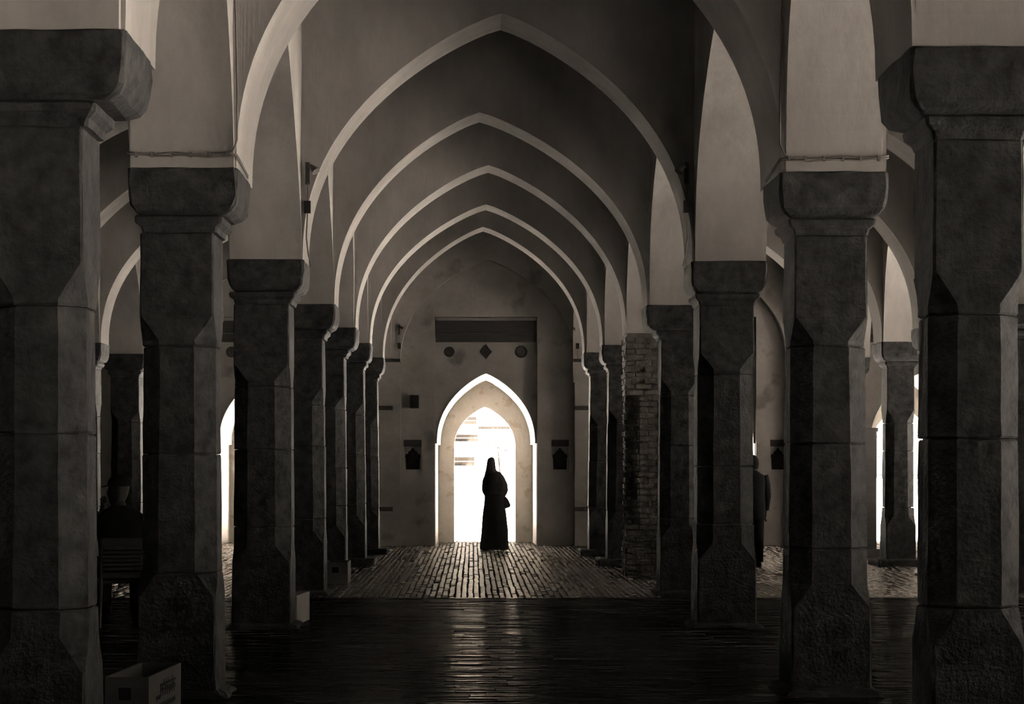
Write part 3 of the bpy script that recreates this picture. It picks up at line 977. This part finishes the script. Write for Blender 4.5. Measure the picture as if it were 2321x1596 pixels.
# --- man standing in the right aisle, half hidden by a pillar
def standing_man():
    Z = 28.6
    ox = (1703 - XV) * Z / F
    s = Skel()
    pel = s.add((0, 0, 0.88), (0.14, 0.10))
    w_ = s.add((0, 0, 1.02), (0.13, 0.095), pel)
    ch = s.add((0.0, 0, 1.24), (0.165, 0.105), w_)
    nk = s.add((0.01, 0.02, 1.40), (0.055, 0.055), ch)
    s.chain(nk, [((0.015, 0.04, 1.46), (0.058, 0.06))])
    for sd in (-1, 1):
        sh = s.chain(ch, [((sd * 0.185, 0, 1.33), 0.055)])
        el = s.chain(sh, [((sd * 0.225, -0.01, 1.06), 0.043)])
        wr_ = s.chain(el, [((sd * 0.215, 0.06, 0.83), 0.03)])
        s.hand(wr_, (sd * 0.213, 0.07, 0.80), (0, 0.15, -1), (0, 1, 0.15))
        hp = s.add((sd * 0.09, 0, 0.82), 0.085, pel)
        s.chain(hp, [((sd * 0.10, 0.01, 0.48), 0.06), ((sd * 0.10, -0.01, 0.10), 0.042), ((sd * 0.105, 0.04, 0.05), 0.04), ((sd * 0.12, 0.16, 0.035), 0.032)])
    hm = MB()
    head_loft(hm, (0.02, 0.06, 1.515), math.radians(100), 1.0, 0.25)
    pm = link('person', join_meshes('person', [skin_mesh('person', s.v, s.e, s.r), hm.mesh('head', True)]), M['skin'], None, (ox, Z, 0))
    tag(pm, 'person in black coat standing in the right aisle, half hidden behind a pillar', 'person')
    rings = [ell(0, 0, z, rx, ry, 32, 0.02, 6, z * 9) for z, rx, ry in ((0.70, 0.195, 0.145), (0.85, 0.205, 0.15), (1.05, 0.20, 0.14), (1.25, 0.215, 0.14), (1.34, 0.205, 0.115), (1.385, 0.13, 0.09), (1.43, 0.075, 0.07))]
    MB().loft(rings).build('coat', M['blackcoat'], pm, smooth=True)
    for sd in (-1, 1):
        MB().tube([(sd * 0.18, 0, 1.345), (sd * 0.215, -0.005, 1.2), (sd * 0.232, -0.01, 1.05), (sd * 0.222, 0.05, 0.84)], [0.068, 0.066, 0.058, 0.046], 14).build('sleeve', M['blackcoat'], pm, smooth=True)
        MB().tube([(sd * 0.095, 0, 0.85), (sd * 0.10, 0.01, 0.5), (sd * 0.10, -0.01, 0.07)], [0.10, 0.085, 0.072], 14).build('trouser_leg', M['blackcoat'], pm, smooth=True)
        MB().loft([ell(sd * 0.11, 0.06, z, rx, ry, 16) for z, rx, ry in ((0.0, 0.045, 0.13), (0.02, 0.048, 0.135), (0.06, 0.042, 0.11), (0.085, 0.03, 0.06))]).build('shoe', M['blackcoat'], pm, smooth=True)
    MB().loft([ell(0.02, 0.05 + dy, z, rx, ry, 24) for z, rx, ry, dy in ((1.44, 0.085, 0.08, -0.02), (1.52, 0.095, 0.10, -0.015), (1.58, 0.092, 0.10, 0.0), (1.625, 0.07, 0.075, 0.01), (1.65, 0.03, 0.03, 0.015))]).build('hood', M['blackcoat'], pm, smooth=True)
standing_man()

# ------------------------------------------------------------------ white boxes on the floor
def white_box(loc, wd, dp, ht, label, rz=0.0, prints=False, mat='boxshaded'):
    b = empty('white_box', loc, rz)
    tag(b, label, 'box', 'open white boxes beside the left pillars')
    t = 0.014
    # front panel with a square hand hole
    hx0, hx1, hz0, hz1 = wd * 0.30, wd * 0.60, ht * 0.50, ht * 0.78
    wall_y('front_panel', rect(0, wd, 0, ht), [rect(hx0, hx1, hz0, hz1)], 0, t, M[mat], b)
    MB().box(0, wd, dp - t, dp, 0, ht).build('rear_panel', M[mat], b)
    sp = MB().box(wd - t, wd, t, dp - t, 0, ht).build('side_panel', M[mat], b)
    MB().box(0, t, t, dp - t, 0, ht).build('side_panel', M[mat], b)
    MB().box(t, wd - t, t, dp - t, 0, t).build('bottom_panel', M[mat], b)
    MB().box(hx0 - 0.01, hx1 + 0.01, t, t + 0.05, hz0 - 0.01, hz1 + 0.01).build('hole_dark_block', M['ink'], b)  # solid black block behind the hole makes it dark
    if prints:
        rng = random.Random(5)
        x0, x1 = wd, wd + 0.0015
        pr = MB()
        # a line of block characters hung from a head-stroke, larger line above, smaller below
        for (y0, y1, z0, z1, nn) in ((dp * 0.34, dp * 0.82, ht * 0.44, ht * 0.74, 7), (dp * 0.22, dp * 0.36, ht * 0.40, ht * 0.52, 3), (dp * 0.20, dp * 0.82, ht * 0.20, ht * 0.33, 13)):
            pr.box(x0, x1, y0, y1, z1 - (z1 - z0) * 0.18, z1)
            for j in range(nn):
                a = y0 + (y1 - y0) * j / nn
                wv = (y1 - y0) / nn
                pr.box(x0, x1, a + wv * 0.08, a + wv * 0.42, z0 + rng.random() * 0.01, z1)
                pr.box(x0, x1, a + wv * 0.30, a + wv * 0.92, z0 + (z1 - z0) * rng.uniform(0.25, 0.5), z0 + (z1 - z0) * rng.uniform(0.6, 0.75))
                if nn == 7 and rng.random() < 0.6:
                    pr.box(x0, x1, a + wv * 0.5, a + wv * 0.72, z1, z1 + 0.02)
        pr.build('printed_lettering', M['ink'], sp)
    return b
zb_ = 10.98
white_box((PX(238, 0, zb_).x, zb_, 0), 0.25, 0.83, 0.27, 'open white box with black printed lettering in front of the second left pillar', math.radians(-4), True)
white_box((-1.83, 18.0, 0), 0.20, 0.62, 0.27, 'small white box standing behind the third left pillar', math.radians(-6), mat='boxwhite')
white_box((PX(736, 0, 24.4).x, 24.4, 0), 0.29, 0.6, 0.27, 'dim white box with a dark square hole by the fifth left pillar', 0)

# ------------------------------------------------------------------ cables, lamps, loudspeaker
def cable_thing(row, i, label, left):
    cx, zf, zt = row[i]
    o = empty('electric_cable', (cx, zf, zt))
    tag(o, label, 'cable')
    a = A - 0.012
    sgn = 1 if left else -1
    y0 = -0.012
    for dz in (0.092, 0.078):
        pts = []
        pts.append((-sgn * (a + 0.012), 0.35, dz + 0.02))
        pts.append((-sgn * (a + 0.012), 0.02, dz + 0.012))
        for t in range(9):
            x = -a + 2 * a * t / 8
            pts.append((sgn * x, y0, dz + 0.006 * math.sin(t * 1.7 + dz * 90) - 0.012 * (t / 8)))
        pts.append((sgn * (a + 0.012), 0.0, dz - 0.012))
        pts.append((sgn * (a + 0.014), 0.25, dz - 0.03))
        pts.append((sgn * (a + 0.012), 0.58, dz - 0.055))
        MB().tube(pts, 0.0055, 6).build('wire', M['cable'], o, smooth=True)
    # riser along the arris
    pts = [(sgn * (a - 0.07), y0, 0.088), (sgn * (a - 0.02), y0, 0.10), (sgn * (a + 0.012), -0.006, 0.17), (sgn * (a + 0.012), 0.0, 0.5), (sgn * (a + 0.006), -0.04, 1.0), (sgn * (a - 0.0), -0.2, 1.5)]
    MB().tube(pts, 0.006, 6).build('riser', M['cable'], o, smooth=True)
    for t in (0.07, 0.22, 0.4, 0.58, 0.75, 0.92):
        x = -a + 2 * a * t
        MB().box(x - 0.008, x + 0.008, y0 - 0.007, 0.01, 0.066, 0.097).build('clip', M['cable'], o)
cable_thing(LROW, 2, 'thin cables clipped around the plaster above the second left pillar', True)
cable_thing(RROW, 2, 'thin cables clipped around the plaster above the second right pillar', False)

def spot(x, y, z, label, sgn):
    o = empty('spot_lamp', (x, y, z))
    tag(o, label, 'lamp')
    MB().box(-0.02, 0.02, -0.012, 0.0, -0.12, 0.08).build('bracket', M['iron'], o)
    MB().tube([(0, -0.01, 0.03), (sgn * 0.02, -0.06, 0.03), (sgn * 0.05, -0.09, 0.02)], 0.008, 8).build('arm', M['iron'], o)
    MB().tube([(sgn * 0.03, -0.08, 0.035), (sgn * 0.07, -0.10, 0.0), (sgn * 0.085, -0.11, -0.02)], [0.022, 0.032, 0.04], 12).build('lamp_head', M['cable'], o)
    MB().box(-0.03, 0.03, -0.035, 0.0, -0.38, -0.27).build('junction_box', M['plastic'], o)
    MB().tube([(0, -0.012, -0.1), (0.004, -0.012, -0.2), (0, -0.012, -0.28)], 0.005, 6).build('wire', M['cable'], o)
    MB().tube([(0, -0.012, -0.38), (-sgn * 0.01, -0.012, -0.6), (sgn * 0.008, -0.014, -0.75), (sgn * 0.035, -0.01, -0.86)], 0.006, 6).build('wire', M['cable'], o)
p = PX(697, 388, LROW[3][1] + 0.01)
spot(p.x, LROW[3][1] + 0.015, p.z, 'small spot lamp with junction box on the third left pillar', 1)
p = PX(1556, 388, RROW[3][1] + 0.01)
spot(p.x, RROW[3][1] + 0.015, p.z, 'small spot lamp with junction box on the third right pillar', -1)
p = PX(905, 745, WF - 0.16)
spot(p.x, WF - 0.162, p.z, 'little lamp bracket on the far wall left of the blind arch', 1)
p = PX(1309, 745, WF - 0.16)
spot(p.x, WF - 0.162, p.z, 'little lamp bracket on the far wall right of the blind arch', -1)

p = PX(940, 911, WF)
sp_ = empty('loudspeaker', (p.x, WF, p.z))
tag(sp_, 'small black loudspeaker box mounted on the far wall left of the doorway', 'loudspeaker')
me = MB().box(-0.085, 0.085, -0.14, -0.02, -0.125, 0.125).mesh('cabinet'); bevel_mesh(me, 0.008)
link('cabinet', me, M['plastic'], sp_)
MB().box(-0.07, 0.07, -0.147, -0.139, -0.11, 0.11).build('grille', M['ink'], sp_)
MB().box(-0.03, 0.03, -0.03, 0.0, -0.05, 0.05).build('bracket', M['iron'], sp_)

# tall dark board standing by the far right pillar
bd = empty('standing_board', (PX(1964, 0, 32.0).x, 32.0, 0), math.radians(12))
tag(bd, 'tall dark board propped beside the outermost far right pillar', 'board')
MB().box(-0.17, 0.17, -0.02, 0.02, 0.10, 2.08).build('panel', M['wood'], bd)
MB().box(-0.19, 0.19, -0.03, 0.03, 2.06, 2.12).build('cross_rail', M['wood'], bd)
MB().box(-0.25, 0.25, -0.14, 0.14, 0.0, 0.12).build('foot', M['wood'], bd)

# ------------------------------------------------------------------ outside
g = MB().box(-60, 60, WREAR + 0.02, 330, -0.4, -0.02).build('ground_outside', M['ground'])
tag(g, kind='structure')
g = MB().box(-40, 40, -45, YB - 0.6, -0.4, -0.02).build('ground_outside', M['ground'])
tag(g, kind='structure')
g = MB().box(XR + RT, 70, -45, WREAR + 0.02, -0.4, -0.02).build('ground_outside', M['ground'])
tag(g, kind='structure')
BZ = 240.0
def bz(y): return EYE + (YH - y) * BZ / F
def bx_(x): return (x - XV) * BZ / F
bld = empty('apartment_building', (bx_(1040), BZ, 0))
tag(bld, 'pale building with dark balcony bands seen through the central doorway', 'building')
ox = bx_(1040)
MB().box(bx_(960) - ox, bx_(1084) - ox, 1.0, 14, -0.3, bz(940)).build('wall', M['outwall'], bld)
for (x0, x1, y0, y1) in ((965, 1083, 985, 1001), (965, 1076, 1036, 1056), (1048, 1080, 945, 962)):
    MB().box(bx_(x0) - ox, bx_(x1) - ox, 0.2, 1.05, bz(y1), bz(y0)).build('balcony', M['outdark'], bld)  # dark block in place of a shaded balcony recess
    MB().box(bx_(x0) - ox, bx_(x1) - ox, -0.4, 1.05, bz(y1) - 0.12, bz(y1)).build('balcony_slab', M['outwall'], bld)
    MB().box(bx_(x0) - ox, bx_(x1) - ox, -0.42, -0.36, bz((y0 + y1) / 2) - 0.05, bz((y0 + y1) / 2) + 0.05).build('railing', M['iron'], bld)
b2 = empty('apartment_building', (bx_(1130), 270, 0))
tag(b2, 'white building behind the tree seen through the central doorway', 'building')
MB().box(-4, 6, 0, 14, -0.3, 7.6).build('wall', M['outwall'], b2)
MB().box(-3.0, 3.0, -0.1, 0.02, 6.9, 7.3).build('railing', M['outdark'], b2)

def tree(x, y, h, r, label, seed, n=260):
    rng = random.Random(seed)
    t = empty('small_tree', (x, y, 0))
    tag(t, label, 'tree')
    MB().tube([(0, 0, -0.1), (0.1, 0, h * 0.3), (0, 0.1, h * 0.6), (0.1, 0, h * 0.85)], [0.12, 0.09, 0.06, 0.02], 7).build('trunk', M['outdark'], t)
    lv = MB()
    for k in range(n):
        a, b, c = rng.gauss(0, 0.5) * r, rng.gauss(0, 0.5) * r, h * 0.72 + rng.gauss(0, 0.42) * r
        s_ = rng.uniform(0.12, 0.3) * r * 0.5
        d1 = Vector((rng.uniform(-1, 1), rng.uniform(-1, 1), rng.uniform(-1, 1))).normalized() * s_
        d2 = d1.orthogonal().normalized() * s_ * 0.45
        c0 = Vector((a, b, c))
        lv.quad(c0 - d1, c0 + d2, c0 + d1, c0 - d2)
    o = lv.build('foliage', M['leaf'], t, fix=False)
    o['kind'] = 'stuff'
tree((1130 - XV) * 130 / F, 130, 3.9, 1.15, 'leafy tree in the glare behind the standing woman', 11)
tree((2040 - XV) * 70 / F, 70, 3.2, 0.9, 'leafy tree in the glare outside the far right doorway', 12)
